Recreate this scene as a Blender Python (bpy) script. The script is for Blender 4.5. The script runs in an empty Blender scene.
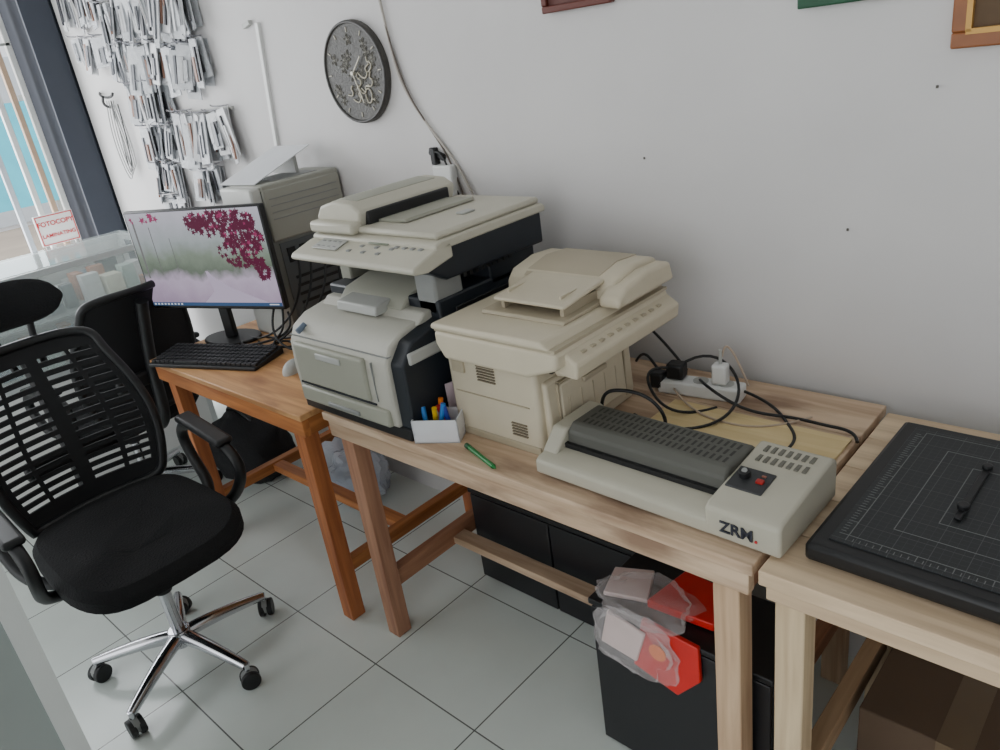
import bpy, bmesh, math, random
from mathutils import Vector, Matrix, Euler
random.seed(7)
COL=bpy.context.scene.collection
def lin(c):
    return tuple(((v/255)/12.92 if v/255<=0.04045 else ((v/255+0.055)/1.055)**2.4) for v in c)
MC={}
def mat(name,c,rough=.5,metal=0,var=.08,scale=9,bump=0,trans=0,alpha=1,emit=0,spec=.5):
    if name in MC: return MC[name]
    m=bpy.data.materials.new(name); m.use_nodes=True; n=m.node_tree.nodes; l=m.node_tree.links
    b=n['Principled BSDF']; c=lin(c)
    tc=n.new('ShaderNodeTexCoord'); no=n.new('ShaderNodeTexNoise'); no.inputs['Scale'].default_value=scale; no.inputs['Detail'].default_value=5
    l.new(tc.outputs['Object'],no.inputs['Vector'])
    mx=n.new('ShaderNodeMix'); mx.data_type='RGBA'
    mx.inputs[6].default_value=(*[max(0,v*(1-var)) for v in c],1); mx.inputs[7].default_value=(*[min(1,v*(1+var)) for v in c],1)
    l.new(no.outputs['Fac'],mx.inputs[0]); l.new(mx.outputs[2],b.inputs['Base Color'])
    b.inputs['Roughness'].default_value=rough; b.inputs['Metallic'].default_value=metal
    b.inputs['Specular IOR Level'].default_value=spec
    if trans: b.inputs['Transmission Weight'].default_value=trans
    if alpha<1: b.inputs['Alpha'].default_value=alpha
    if emit:
        l.new(mx.outputs[2],b.inputs['Emission Color']); b.inputs['Emission Strength'].default_value=emit
    if bump:
        bp=n.new('ShaderNodeBump'); bp.inputs['Strength'].default_value=bump; bp.inputs['Distance'].default_value=.01
        n2=n.new('ShaderNodeTexNoise'); n2.inputs['Scale'].default_value=scale*6; n2.inputs['Detail'].default_value=6
        l.new(tc.outputs['Object'],n2.inputs['Vector']); l.new(n2.outputs['Fac'],bp.inputs['Height']); l.new(bp.outputs[0],b.inputs['Normal'])
    MC[name]=m; return m
def wood(name,c1,c2,axis=0,rough=.55,stain=None):
    if name in MC: return MC[name]
    m=bpy.data.materials.new(name); m.use_nodes=True; n=m.node_tree.nodes; l=m.node_tree.links; b=n['Principled BSDF']
    tc=n.new('ShaderNodeTexCoord'); mp=n.new('ShaderNodeMapping'); s=[22,22,22]; s[axis]=1.6; mp.inputs['Scale'].default_value=s
    l.new(tc.outputs['Object'],mp.inputs[0])
    no=n.new('ShaderNodeTexNoise'); no.inputs['Scale'].default_value=1.6; no.inputs['Detail'].default_value=8; no.inputs['Distortion'].default_value=.6
    l.new(mp.outputs[0],no.inputs['Vector'])
    r=n.new('ShaderNodeValToRGB'); r.color_ramp.elements[0].position=.32; r.color_ramp.elements[1].position=.66
    r.color_ramp.elements[0].color=(*lin(c1),1); r.color_ramp.elements[1].color=(*lin(c2),1)
    l.new(no.outputs['Fac'],r.inputs[0]); out=r.outputs[0]
    if stain:
        n3=n.new('ShaderNodeTexNoise'); n3.inputs['Scale'].default_value=5; n3.inputs['Detail'].default_value=8
        mp2=n.new('ShaderNodeMapping'); s2=[3,3,3]; s2[axis]=.8; mp2.inputs['Scale'].default_value=s2; l.new(tc.outputs['Object'],mp2.inputs[0])
        l.new(mp2.outputs[0],n3.inputs['Vector'])
        r3=n.new('ShaderNodeValToRGB'); r3.color_ramp.elements[0].position=.52; r3.color_ramp.elements[1].position=.70
        l.new(n3.outputs['Fac'],r3.inputs[0])
        mx=n.new('ShaderNodeMix'); mx.data_type='RGBA'; l.new(r3.outputs[0],mx.inputs[0]); l.new(out,mx.inputs[6]); mx.inputs[7].default_value=(*lin(stain),1); out=mx.outputs[2]
    l.new(out,b.inputs['Base Color']); b.inputs['Roughness'].default_value=rough
    MC[name]=m; return m
def link(o,par=None,m=None):
    COL.objects.link(o)
    if m is not None: o.data.materials.append(m)
    if par is not None: o.parent=par
    return o
def empty(name,loc=(0,0,0),rz=0):
    e=bpy.data.objects.new(name,None); e.location=loc; e.rotation_euler=(0,0,math.radians(rz)); e.empty_display_size=.05; COL.objects.link(e); return e
def fin(name,bm,m,par=None,bev=0,seg=3,smooth=True,sub=0):
    bmesh.ops.recalc_face_normals(bm,faces=bm.faces)
    me=bpy.data.meshes.new(name); bm.to_mesh(me); bm.free()
    o=bpy.data.objects.new(name,me); link(o,par,m)
    if bev:
        md=o.modifiers.new('bev','BEVEL'); md.width=bev; md.segments=seg; md.limit_method='ANGLE'; md.angle_limit=.6; md.harden_normals=False
    if smooth:
        for p in me.polygons: p.use_smooth=True
        try:
            me.set_sharp_from_angle(angle=.6)
        except Exception: pass
    return o
def addbox(bm,x0,x1,y0,y1,z0,z1,mx=None):
    v=[bm.verts.new((x,y,z)) for x in (x0,x1) for y in (y0,y1) for z in (z0,z1)]
    for f in ((0,1,3,2),(4,6,7,5),(0,4,5,1),(2,3,7,6),(0,2,6,4),(1,5,7,3)): bm.faces.new([v[i] for i in f])
    if mx is not None:
        for q in v: q.co=mx@q.co
def box(name,x0,x1,y0,y1,z0,z1,m,par=None,bev=.003,rot=None,seg=2):
    bm=bmesh.new(); c=Vector(((x0+x1)/2,(y0+y1)/2,(z0+z1)/2)); 
    addbox(bm,x0-c.x,x1-c.x,y0-c.y,y1-c.y,z0-c.z,z1-c.z)
    o=fin(name,bm,m,par,bev,seg,smooth=bev>0); o.location=c
    if rot: o.rotation_euler=[math.radians(a) for a in rot]
    return o
def boxes(name,L,m,par=None,bev=0):
    bm=bmesh.new()
    for b in L: addbox(bm,*b)
    return fin(name,bm,m,par,bev,2,smooth=bev>0)
def prism(name,pts,axis,a0,a1,m,par=None,bev=.003,seg=3):
    bm=bmesh.new(); A=[];B=[]
    for p in pts:
        for lst,a in ((A,a0),(B,a1)):
            c=list(p); c.insert(axis,a); lst.append(bm.verts.new(c))
    bm.faces.new(A); bm.faces.new(B[::-1]); n=len(pts)
    for i in range(n): bm.faces.new((A[i],B[i],B[(i+1)%n],A[(i+1)%n]))
    return fin(name,bm,m,par,bev,seg)
def cyl(name,p0,p1,r,m,par=None,r2=None,n=24,bev=0):
    p0=Vector(p0);p1=Vector(p1); bm=bmesh.new(); d=p1-p0
    bmesh.ops.create_cone(bm,cap_ends=True,segments=n,radius1=r,radius2=r if r2 is None else r2,depth=d.length)
    q=d.to_track_quat('Z','Y').to_matrix().to_4x4(); q.translation=(p0+p1)/2
    bmesh.ops.transform(bm,matrix=q,verts=bm.verts)
    return fin(name,bm,m,par,bev)
def tube(name,pts,r,m,par=None,cyc=False,kind='NURBS',radii=None):
    cu=bpy.data.curves.new(name,'CURVE'); cu.dimensions='3D'; cu.bevel_depth=r; cu.bevel_resolution=3; cu.use_fill_caps=True
    s=cu.splines.new('NURBS' if kind=='NURBS' else 'POLY'); s.points.add(len(pts)-1)
    for i,p in enumerate(pts):
        s.points[i].co=(*p,1)
        if radii: s.points[i].radius=radii[i]
    s.use_cyclic_u=cyc
    if kind=='NURBS': s.order_u=min(4,len(pts)); s.use_endpoint_u=True; s.resolution_u=8
    o=bpy.data.objects.new(name,cu); return link(o,par,m)
def tubes(name,L,r,m,par=None):
    cu=bpy.data.curves.new(name,'CURVE'); cu.dimensions='3D'; cu.bevel_depth=r; cu.bevel_resolution=2; cu.use_fill_caps=True
    for pts in L:
        s=cu.splines.new('NURBS'); s.points.add(len(pts)-1)
        for i,p in enumerate(pts): s.points[i].co=(*p,1)
        s.order_u=min(4,len(pts)); s.use_endpoint_u=True; s.resolution_u=6
    return link(bpy.data.objects.new(name,cu),par,m)
def text(name,s,size,loc,rot,m,par=None,ext=.0004,bold=0,align='CENTER'):
    cu=bpy.data.curves.new(name,'FONT'); cu.body=s; cu.size=size; cu.extrude=ext; cu.align_x=align; cu.align_y='CENTER'; cu.offset=bold
    o=bpy.data.objects.new(name,cu); link(o,par,m); o.location=loc; o.rotation_euler=[math.radians(a) for a in rot]; return o
def blob(name,loc,sc,m,par=None,amp=.2,seed=0,sub=4):
    bm=bmesh.new(); bmesh.ops.create_icosphere(bm,subdivisions=sub,radius=1)
    from mathutils import noise
    for v in bm.verts:
        d=noise.noise(v.co*1.7+Vector((seed,seed*2,0)))*amp+abs(noise.noise(v.co*4+Vector((seed,3,1))))*amp*.6
        v.co=v.co*(1+d); v.co.x*=sc[0]; v.co.y*=sc[1]; v.co.z*=sc[2]
        v.co.z=max(v.co.z,-sc[2]*.8)
    o=fin(name,bm,m,par); o.location=loc; return o

# ---------------- materials
black=mat('black_plastic',(22,23,25),.45); dark=mat('dark_charcoal',(27,33,41),.5); fabric=mat('black_fabric',(17,18,21),.9,bump=.5,scale=30)
meshfab=mat('black_mesh',(18,19,22),.8)
chrome=mat('chrome',(200,200,205),.15,1)
cream=mat('printer_cream',(194,190,174),.5,bump=.05); cream2=mat('printer_cream_grey',(162,162,148),.5); putty=mat('printer_body_grey',(186,184,173),.5,bump=.05)  # cream2: the greyer plastic of the printer's panels and trays
beige=mat('copier_beige',(206,196,173),.5,var=.1,bump=.05); beige2=mat('copier_beige_dark',(178,167,144),.5)
gray=mat('gray_plastic',(140,142,140),.5); lgray=mat('light_gray_plastic',(180,181,177),.5)
white=mat('white_plastic',(228,229,227),.5); paper=mat('white_paper',(222,224,228),.8)
woodL=wood('orange_varnished_wood_x',(160,92,46),(206,134,74),0); woodLz=wood('orange_varnished_wood_z',(156,88,50),(200,124,72),2); woodLy=wood('orange_varnished_wood_y',(150,88,42),(200,130,70),1)
woodLt=wood('left_top_wood',(176,124,78),(218,168,114),0,.45,stain=(160,112,72))
woodM=wood('raw_pine_x',(178,148,120),(216,190,162),0,.7,stain=(146,118,96)); woodMz=wood('raw_pine_z',(178,144,114),(214,184,150),2,.6); woodMl=wood('stained_leg_z',(150,104,80),(190,142,112),2,.6); woodMy=wood('stained_y',(140,94,68),(180,130,98),1,.6)
woodR=wood('pale_pine_x',(194,168,138),(226,202,170),0,.7); woodRz=wood('pale_pine_z',(186,160,128),(220,198,162),2,.7); woodRy=wood('pale_pine_y',(150,122,92),(180,150,118),1,.7)

# ---------------- room shell
def wallmat():
    m=bpy.data.materials.new('painted_wall'); m.use_nodes=True; n=m.node_tree.nodes; l=m.node_tree.links; b=n['Principled BSDF']
    tc=n.new('ShaderNodeTexCoord'); a=n.new('ShaderNodeTexNoise'); a.inputs['Scale'].default_value=1.3; a.inputs['Detail'].default_value=6
    l.new(tc.outputs['Object'],a.inputs['Vector'])
    r=n.new('ShaderNodeValToRGB'); r.color_ramp.elements[0].color=(*lin((202,200,200)),1); r.color_ramp.elements[1].color=(*lin((218,216,215)),1)
    r.color_ramp.elements[0].position=.3; r.color_ramp.elements[1].position=.7
    l.new(a.outputs['Fac'],r.inputs[0])
    l.new(r.outputs[0],b.inputs['Base Color']); b.inputs['Roughness'].default_value=.75
    bp=n.new('ShaderNodeBump'); bp.inputs['Strength'].default_value=.12; bp.inputs['Distance'].default_value=.01
    c=n.new('ShaderNodeTexNoise'); c.inputs['Scale'].default_value=25; c.inputs['Detail'].default_value=5
    l.new(tc.outputs['Object'],c.inputs['Vector']); l.new(c.outputs['Fac'],bp.inputs['Height']); l.new(bp.outputs[0],b.inputs['Normal'])
    return m
def tilemat():
    m=bpy.data.materials.new('floor_tiles'); m.use_nodes=True; n=m.node_tree.nodes; l=m.node_tree.links; b=n['Principled BSDF']
    tc=n.new('ShaderNodeTexCoord'); mp=n.new('ShaderNodeMapping'); mp.inputs['Location'].default_value=(1.56+.4*20,-.86+.4*20,0)
    l.new(tc.outputs['Object'],mp.inputs[0])
    br=n.new('ShaderNodeTexBrick'); br.offset=0; br.squash=1; br.inputs['Scale'].default_value=1; br.inputs['Brick Width'].default_value=.4; br.inputs['Row Height'].default_value=.4
    br.inputs['Mortar Size'].default_value=.0022; br.inputs['Mortar Smooth'].default_value=.2
    br.inputs['Color1'].default_value=(*lin((234,242,237)),1); br.inputs['Color2'].default_value=(*lin((227,236,231)),1); br.inputs['Mortar'].default_value=(*lin((110,114,112)),1)
    l.new(mp.outputs[0],br.inputs['Vector'])
    no=n.new('ShaderNodeTexNoise'); no.inputs['Scale'].default_value=5; no.inputs['Detail'].default_value=7; l.new(tc.outputs['Object'],no.inputs['Vector'])
    mx=n.new('ShaderNodeMix'); mx.data_type='RGBA'; mx.blend_type='MULTIPLY'; mx.inputs[0].default_value=.16
    l.new(br.outputs['Color'],mx.inputs[6]); l.new(no.outputs['Fac'],mx.inputs[7]); l.new(mx.outputs[2],b.inputs['Base Color'])
    b.inputs['Roughness'].default_value=.22
    return m
wm=wallmat()
box('floor',-4.4,1.7,-3.2,1.61,-.1,0,tilemat(),bev=0)
fl=bpy.data.objects['floor']; off=fl.location.copy(); fl.data.transform(Matrix.Translation(off)); fl.location=(0,0,0)
box('wall_back',-4.32,1.7,1.61,1.73,0,2.9,wm,bev=0)
box('wall_right',1.7,1.82,-3.2,1.73,0,2.9,wm,bev=0)
box('ceiling',-4.4,1.82,-3.2,1.73,2.9,3.0,mat('ceiling_paint',(205,205,203),.8),bev=0)
box('wall_left',-4.44,-4.32,-3.2,-.9,0,2.9,wm,bev=0)
box('trim_1',-4.44,-4.32,-.9,1.45,2.35,2.9,wm,bev=0)
# ---- pillar
pil=empty('door_pillar'); 
box('post',-4.74,-4.34,1.50,1.72,0,2.9,mat('navy_paint',(38,44,56),.6),pil,.004)
box('edge_strip',-4.345,-4.325,1.46,1.60,0,2.9,mat('navy_edge',(50,56,68),.5),pil,.003)
# ---- outside
box('street_ground',-30,-4.44,-20,20,-.2,-.06,mat('street_dirt',(190,176,160),.9,scale=2,var=.2),bev=0)
fac=empty('street_building')
box('facade',-14.2,-14,-8,10,-.06,4.5,mat('facade_paint',(240,242,246),.8),fac,0)
boxes('shutters',[(-14,-13.95,1+i*2.2,2.4+i*2.2,0,2.4) for i in range(4)],mat('shutter_grey',(200,208,216),.6),fac)
ban=empty('street_banner')
box('cloth',-6.2,-6.18,1.35,1.95,.98,1.66,mat('cyan_vinyl',(90,205,228),.6,var=.2,scale=5),ban,0)
boxes('stand',[(-6.23,-6.2,1.37,1.40,-.06,1.7),(-6.23,-6.2,1.9,1.93,-.06,1.7)],lgray,ban)
gate=empty('folding_gate')
for i,(yy,mm) in enumerate([(1.43,white),(1.37,mat('tan_bar',(205,175,150),.6)),(1.30,white),(1.20,mat('grey_bar',(190,196,204),.5))]):
    box('bar_%d'%i,-4.62,-4.59,yy,yy+.026,-.06,2.6,mm,gate,.002)
boxes('cross_bars',[(-4.6,-4.59,1.2,1.45,h,h+.012) for h in (.5,1.9)],lgray,gate)
sg=empty('shop_sign',(-4.28,1.265,1.035),0)
box('board',-.008,.008,-.092,.092,-.075,.075,white,sg,.002)
tm=mat('sign_red',(200,30,40),.5)
boxes('frame',[(.008,.011,-.088,.088,.067,.071),(.008,.011,-.088,.088,-.071,-.067),(.008,.011,-.088,-.084,-.07,.07),(.008,.011,.084,.088,-.07,.07)],tm,sg)
text('line_a','FOTOCOPY',.032,(.0095,0,.03),(90,0,90),tm,sg,bold=.0006)
text('line_b','LAMINATING',.0265,(.0095,0,-.028),(90,0,90),tm,sg,bold=.0005)
boxes('legs',[(-.006,.006,-.08,-.065,-1.035,-.07),(-.006,.006,.065,.08,-1.035,-.07)],gray,sg)

# ---------------- tables
def table(name,x0,x1,y0,y1,zt,tt,ap,leg,mt,ma,ml,my,lx,strY=None,boards=0,ml2=None,strsides=(0,1)):
    t=empty(name); 
    if boards:
        w=(y1-y0)/boards
        for i in range(boards): box('top_board_%d'%i,x0,x1,y0+i*w+.001,y0+(i+1)*w-.001,zt-tt,zt,mt,t,.002)
    else: box('top',x0,x1,y0,y1,zt-tt,zt,mt,t,.003)
    a0=zt-tt-ap
    box('apron_front',x0+.01,x1-.01,y0+.008,y0+.03,a0,zt-tt,ma,t,.002); box('apron_back',x0+.01,x1-.01,y1-.03,y1-.01,a0,zt-tt,ma,t,.002)
    box('apron_left',x0+.012,x0+.034,y0+.03,y1-.03,a0,zt-tt,my,t,.002); box('apron_right',x1-.034,x1-.012,y0+.03,y1-.03,a0,zt-tt,my,t,.002)
    for i,x in enumerate(lx):
        for j,y in enumerate((y0+.03,y1-.03-leg)):
            box('leg_%d%d'%(i,j),x,x+leg,y,y+leg,0,zt-tt,(ml2 if (ml2 and i) else ml),t,.003)
        if strY and i in strsides: box('stretcher_side_%d'%i,x+.008,x+leg-.008,y0+.03+leg,y1-.03-leg,strY[0],strY[1],my,t,.002)
    return t
td=table('wooden_desk',-2.62,-1.70,.905,1.58,.75,.018,.055,.05,woodLt,woodL,woodLz,woodLy,(-2.6,-1.812),(.16,.20))
box('stretcher_long',-2.565,-1.80,1.2,1.245,.165,.195,woodL,td,.002)
tm_=table('work_table',-1.645,-.452,.94,1.58,.76,.022,.048,.05,woodM,woodM,woodMl,woodMy,(-1.63,-.54),(.16,.215),4,woodMz,(0,))
box('stretcher_long',-1.64,-.5,1.25,1.30,.165,.19,woodM,tm_,.002)
box('stretcher_side_1',-.532,-.498,1.245,1.5,.19,.235,woodMy,tm_,.002)
t3=table('side_table',-.44,.95,.935,1.55,.76,.028,.03,.05,woodR,woodR,woodRz,woodRy,(-.425,.85),(.2,.25),5)

# ---------------- colour laser multifunction printer
p=empty('color_laser_printer',(-1.718,.945,.76)); p.scale=(.92,1,1)
box('feet_base',-.002,.466,.004,.48,0,.03,black,p,.003)
prism('front_shell',[(0,.028),(-.004,.12),(.0,.19),(.02,.228),(.06,.25),(.13,.262),(.16,.262),(.16,.028)],0,0,.43,putty,p,.008,4)
box('dark_body',.01,.475,.15,.50,.015,.30,dark,p,.006)
prism('side_cheek',[(.01,.02),(.012,.19),(.05,.235),(.17,.262),(.17,.02)],0,.425,.476,dark,p,.006)
prism('deck',[(.10,.25),(.13,.275),(.36,.285),(.36,.25)],0,.02,.44,putty,p,.005)
prism('output_bin_slope',[(.12,.272),(.15,.30),(.33,.34),(.33,.272)],0,.09,.36,cream2,p,.006)
prism('bin_flap',[(.085,.262),(.09,.285),(.17,.295),(.17,.262)],0,.13,.30,lgray,p,.004)
box('front_pillar',.395,.47,.15,.24,.262,.37,gray,p,.008)
box('bin_back_wall',.02,.475,.33,.50,.28,.40,dark,p,.005)
box('left_pillar',.0,.05,.2,.5,.262,.38,cream2,p,.006)
box('front_panel',.03,.345,-.012,.006,.085,.195,cream2,p,.008,seg=4)
box('front_panel_seam',.02,.36,-.006,.004,.078,.082,dark,p,0)
box('tray_front',.02,.41,-.012,.01,.03,.074,cream2,p,.006)
box('tray_grip',.15,.29,-.017,-.010,.038,.05,gray,p,.003)
box('panel_grip',.14,.25,-.016,-.01,.165,.182,lgray,p,.003)
boxes('panel_groove',[(.37,.372,-.006,.0,.09,.19)],gray,p)
box('shell_seam',-.001,.43,.006,.0185,.205,.2075,gray,p,0)
cyl('badge',(.055,.0,.222),(.055,.026,.233),.008,mat('badge_blue',(110,125,145),.4),p)
box('side_handle',.472,.484,.03,.13,.185,.215,lgray,p,.006)
box('side_door',.474,.478,.2,.46,.05,.27,black,p,.003)
boxes('side_vents',[(.474,.479,.24+i*.02,.25+i*.02,.33,.37) for i in range(9)],black,p)
Sy=.075
prism('scanner_dark_side',[(.035+Sy,.385),(.10+Sy,.345),(.52,.34),(.52,.42),(.10+Sy,.42),(.06+Sy,.41)],0,.0,.495,dark,p,.006)
prism('scanner_slab',[(.07+Sy,.418),(.07+Sy,.432),(.09+Sy,.44),(.52,.44),(.53,.432),(.53,.418)],0,-.006,.505,cream,p,.005)
prism('control_panel',[(.0+Sy,.385),(-.006+Sy,.392),(.0+Sy,.402),(.06+Sy,.421),(.12+Sy,.432),(.12+Sy,.395),(.04+Sy,.380)],0,-.012,.505,cream,p,.006,4)
def ctrlpt(x,y): return .404+(y-Sy)*.31
tilt=math.degrees(math.atan(.31))
for nm,x0,x1,y0,y1,mm in [('lcd',.25,.33,.066,.088,mat('lcd_green',(120,128,110),.3)),('keypad_plate',.05,.16,.025,.09,lgray),('name_strip',.17,.2,.07,.09,gray)]:
    y=(y0+y1)/2+Sy; z=ctrlpt(0,y); box(nm,x0,x1,y0+Sy,y1+Sy,z-.001,z+.002,mm,p,.001,rot=(tilt*.9,0,0))
bm=bmesh.new()
for i in range(4):
    for j in range(3):
        y=.035+j*.02+Sy; z=ctrlpt(0,y)+.002; addbox(bm,.06+i*.024,.074+i*.024,y,y+.01,z-.003,z+.002)
for i in range(6):
    y=.03+.022*(i%2)+Sy; z=ctrlpt(0,y); addbox(bm,.20+i*.03,.214+i*.03,y,y+.012,z-.003,z+.002)
for i in range(4):
    y=.06+Sy; z=ctrlpt(0,y); addbox(bm,.36+i*.03,.374+i*.03,y,y+.014,z-.003,z+.002)
fin('buttons',bm,gray,p,.001)
prism('feeder_hump',[(-.004,.44),(-.004,.474),(.02,.500),(.08,.514),(.16,.509),(.195,.492),(.195,.485),(.18,.44)],1,.17,.50,cream,p,.007,4)
prism('feeder_lid_line',[(.03,.504),(.08,.516),(.15,.5115),(.15,.508),(.08,.512),(.03,.500)],1,.20,.47,cream2,p,.001)
box('feeder_slot',.165,.202,.19,.47,.446,.488,black,p,.004)
prism('input_tray',[(.198,.455),(.198,.462),(.31,.466),(.315,.458)],1,.22,.46,cream2,p,.002)
box('lid_right',.185,.495,.16,.52,.44,.456,cream,p,.007)
box('paper_stop',.39,.42,.32,.36,.456,.461,lgray,p,.002)
box('hump_foot',-.004,.19,.14,.18,.44,.468,cream,p,.008)

# ---------------- beige copier
c=empty('photocopier',(-1.236,1.012,.76)); c.scale=(.955,.955,.985)
box('body',.0,.275,.04,.40,.0,.225,beige,c,.012,seg=4)
slot=mat('slot_dark',(70,62,52),.7)
prism('front_lower',[(.26,0),(.285,0),(.292,.03),(.285,.165),(.26,.17)],1,.06,.385,beige,c,.007)
box('front_door',.275,.295,.10,.345,.03,.150,beige,c,.006,rot=(0,-3,0))
boxes('front_door_gap',[(.284,.2925,.093,.096,.02,.16),(.284,.2925,.349,.352,.02,.16),(.284,.2925,.093,.352,.154,.157)],beige2,c)
box('door_grip',.292,.300,.18,.27,.125,.138,beige2,c,.003)
boxes('front_grooves',[(.292,.2965,.125+i*.045,.1265+i*.045,.04,.115) for i in range(5)],beige2,c)
box('exit_slot',.262,.283,.09,.35,.176,.203,slot,c,.003)
box('bypass_tray',.275,.315,.11,.34,.166,.176,beige,c,.003,rot=(0,-10,0))
box('side_panel_line',.02,.25,.037,.041,.11,.112,beige2,c,0)
boxes('side_vents',[(.10,.155,.036,.042,.15+i*.007,.153+i*.007) for i in range(6)]+[(.19,.235,.036,.042,.035+i*.007,.038+i*.007) for i in range(5)],mat('vent_dark',(118,108,90),.7),c)
box('side_recess',.0,.27,.036,.042,.0,.018,beige2,c,.002)
box('side_latch',.02,.06,.034,.042,.16,.19,beige2,c,.003)
prism('scanner_lower',[(.04,.205),(.017,.240),(.017,.272),(.375,.272),(.375,.235),(.29,.205)],1,.0,.43,beige,c,.010,4)
prism('scanner_lid',[(.010,.275),(.015,.290),(.34,.293),(.36,.275)],1,-.003,.44,beige,c,.007,4)
box('lid_gap',.018,.372,.003,.43,.270,.277,beige2,c,.001)
prism('control_panel',[(.34,.213),(.34,.270),(.36,.270),(.405,.242),(.40,.208)],1,.03,.43,beige,c,.007,4)
bm=bmesh.new()
for i in range(10):
    for j in range(2):
        y=.07+i*.032; x=.363+j*.02; z=.270-(x-.36)*.62; addbox(bm,x,x+.009,y,y+.014,z-.004,z+.0005)
fin('buttons',bm,beige2,c,.001)
box('lcd_window',.36,.382,.16,.24,.256,.262,mat('lcd_green',(120,128,110)),c,.001,rot=(0,33,0))
prism('feeder_body',[(.24,.292),(.24,.318),(.265,.342),(.34,.355),(.42,.349),(.440,.330),(.440,.292)],0,.04,.35,beige,c,.010,4)
prism('feeder_front_cap',[(.215,.292),(.215,.314),(.25,.330),(.34,.343),(.43,.338),(.445,.292)],0,.33,.385,beige,c,.009,4)
prism('feeder_cover_line',[(.25,.332),(.27,.344),(.34,.357),(.42,.351),(.42,.348),(.34,.354),(.27,.341)],0,.09,.30,beige2,c,.001)
prism('feeder_tray',[(.11,.318),(.11,.326),(.26,.342),(.26,.332)],0,.115,.32,beige,c,.004)
prism('feeder_output',[(.09,.292),(.095,.300),(.24,.302),(.24,.292)],0,.09,.33,beige2,c,.003)
boxes('tray_supports',[(.13,.14,.12,.24,.296,.321),(.30,.31,.12,.24,.296,.321)],beige2,c)
boxes('tray_guides',[(.135,.14,.14,.2,.326,.336),(.285,.29,.14,.2,.326,.336)],beige,c)

# ---------------- laminator
lamc=mat('laminator_grey',(182,178,162),.5); lamd=mat('laminator_cover',(86,86,80),.55)
L=empty('laminator',(-.940,.984,.76),-1.5)
XB=.388; XE=.522
prism('main_body',[(0,0.006),(0,.034),(.012,.042),(.07,.046),(.075,.075),(.19,.075),(.215,.055),(.215,0.006)],0,.0,XB+.01,lamc,L,.005)
boxes('feet',[(x,x+.03,y,y+.03,0,.008) for x in (.02,.45) for y in (.02,.17)],black,L)
prism('left_cap',[(0.02,.03),(.035,.05),(.07,.084),(.19,.088),(.215,.06),(.215,.03)],0,-.002,.035,lamc,L,.005)
prism('heat_cover',[(.066,.046),(.07,.078),(.088,.093),(.175,.093),(.192,.078),(.192,.05)],0,.035,XB,lamd,L,.005)
boxes('feed_slot',[(.035,XB-.005,.058,.068,.046,.056)],black,L)
bm=bmesh.new()
for i in range(25):
    for j in range(3):
        addbox(bm,.056+i*.013,.061+i*.013,.096+j*.026,.114+j*.026,.0915,.0934)
fin('cover_slots',bm,mat('slot_shadow',(54,54,50),.7),L)
prism('control_housing',[(0,.006),(-.002,.062),(.01,.07),(.20,.092),(.218,.08),(.218,.006)],0,XB,XE,lamc,L,.006,4)
sl=math.degrees(math.atan2(.022,.19))
def zt(y): return .07+(y-.01)*.1158
X0=XB+.007
box('switch_plate',X0,X0+.066,.055,.115,zt(.085)-.002,zt(.085)+.003,mat('plate_dark',(48,50,52),.5),L,.002,rot=(sl,0,0))
cyl('dial',(X0+.02,.09,zt(.09)),(X0+.02,.088,zt(.09)+.014),.010,black,L,bev=.001)
cyl('dial_cap',(X0+.02,.09,zt(.09)+.012),(X0+.02,.0878,zt(.09)+.0155),.005,gray,L)
box('rocker_switch',X0+.044,X0+.057,.079,.089,zt(.085),zt(.085)+.007,mat('rocker_red',(170,34,28),.3),L,.001,rot=(sl,0,0))
box('indicator',X0+.046,X0+.054,.098,.103,zt(.1),zt(.1)+.005,mat('lamp_orange',(150,90,70),.3),L,.001)
bm=bmesh.new()
for i in range(7):
    for j in range(2):
        y=.14+j*.03; addbox(bm,X0+.013+i*.014,X0+.020+i*.014,y,y+.02,zt(y)-.002,zt(y+.02)+.0006)
fin('housing_vents',bm,mat('vent_gray',(110,108,98),.7),L)
text('label','ZRM',.030,(X0+.052,-.0035,.034),(90,0,0),mat('label_dark',(35,38,50),.5),L,ext=.0008,bold=.0006)
boxes('label_mark',[(X0+.084,X0+.088,-.003,-.001,.024,.028)],tm,L)

# ---------------- grid cutting board / trimmer
def gridmat():
    m=bpy.data.materials.new('black_grid_board'); m.use_nodes=True; n=m.node_tree.nodes; l=m.node_tree.links; b=n['Principled BSDF']
    tc=n.new('ShaderNodeTexCoord'); out=None
    for sz,w,col in ((.0125,.0007,(54,58,60)),(.05,.0010,(76,80,80))):
        br=n.new('ShaderNodeTexBrick'); br.offset=0; br.inputs['Scale'].default_value=1; br.inputs['Brick Width'].default_value=sz; br.inputs['Row Height'].default_value=sz; br.inputs['Mortar Size'].default_value=w/2; br.inputs['Mortar Smooth'].default_value=0
        br.inputs['Color1'].default_value=(0,0,0,1); br.inputs['Color2'].default_value=(0,0,0,1); br.inputs['Mortar'].default_value=(1,1,1,1)
        l.new(tc.outputs['Object'],br.inputs['Vector'])
        mx=n.new('ShaderNodeMix'); mx.data_type='RGBA'; l.new(br.outputs['Color'],mx.inputs[0]); mx.inputs[7].default_value=(*lin(col),1)
        if out is None: mx.inputs[6].default_value=(*lin((32,35,38)),1)
        else: l.new(out,mx.inputs[6])
        out=mx.outputs[2]
    l.new(out,b.inputs['Base Color']); b.inputs['Roughness'].default_value=.5
    return m
g=empty('paper_trimmer',(-.392,.995,.76),-1)
box('base',0,.62,0,.47,.004,.036,black,g,.008)
boxes('feet',[(x,x+.03,y,y+.03,0,.006) for x in (.02,.57) for y in (.02,.42)],dark,g)
box('grid_surface',.028,.60,.028,.447,.035,.0385,gridmat(),g,.001)
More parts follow.
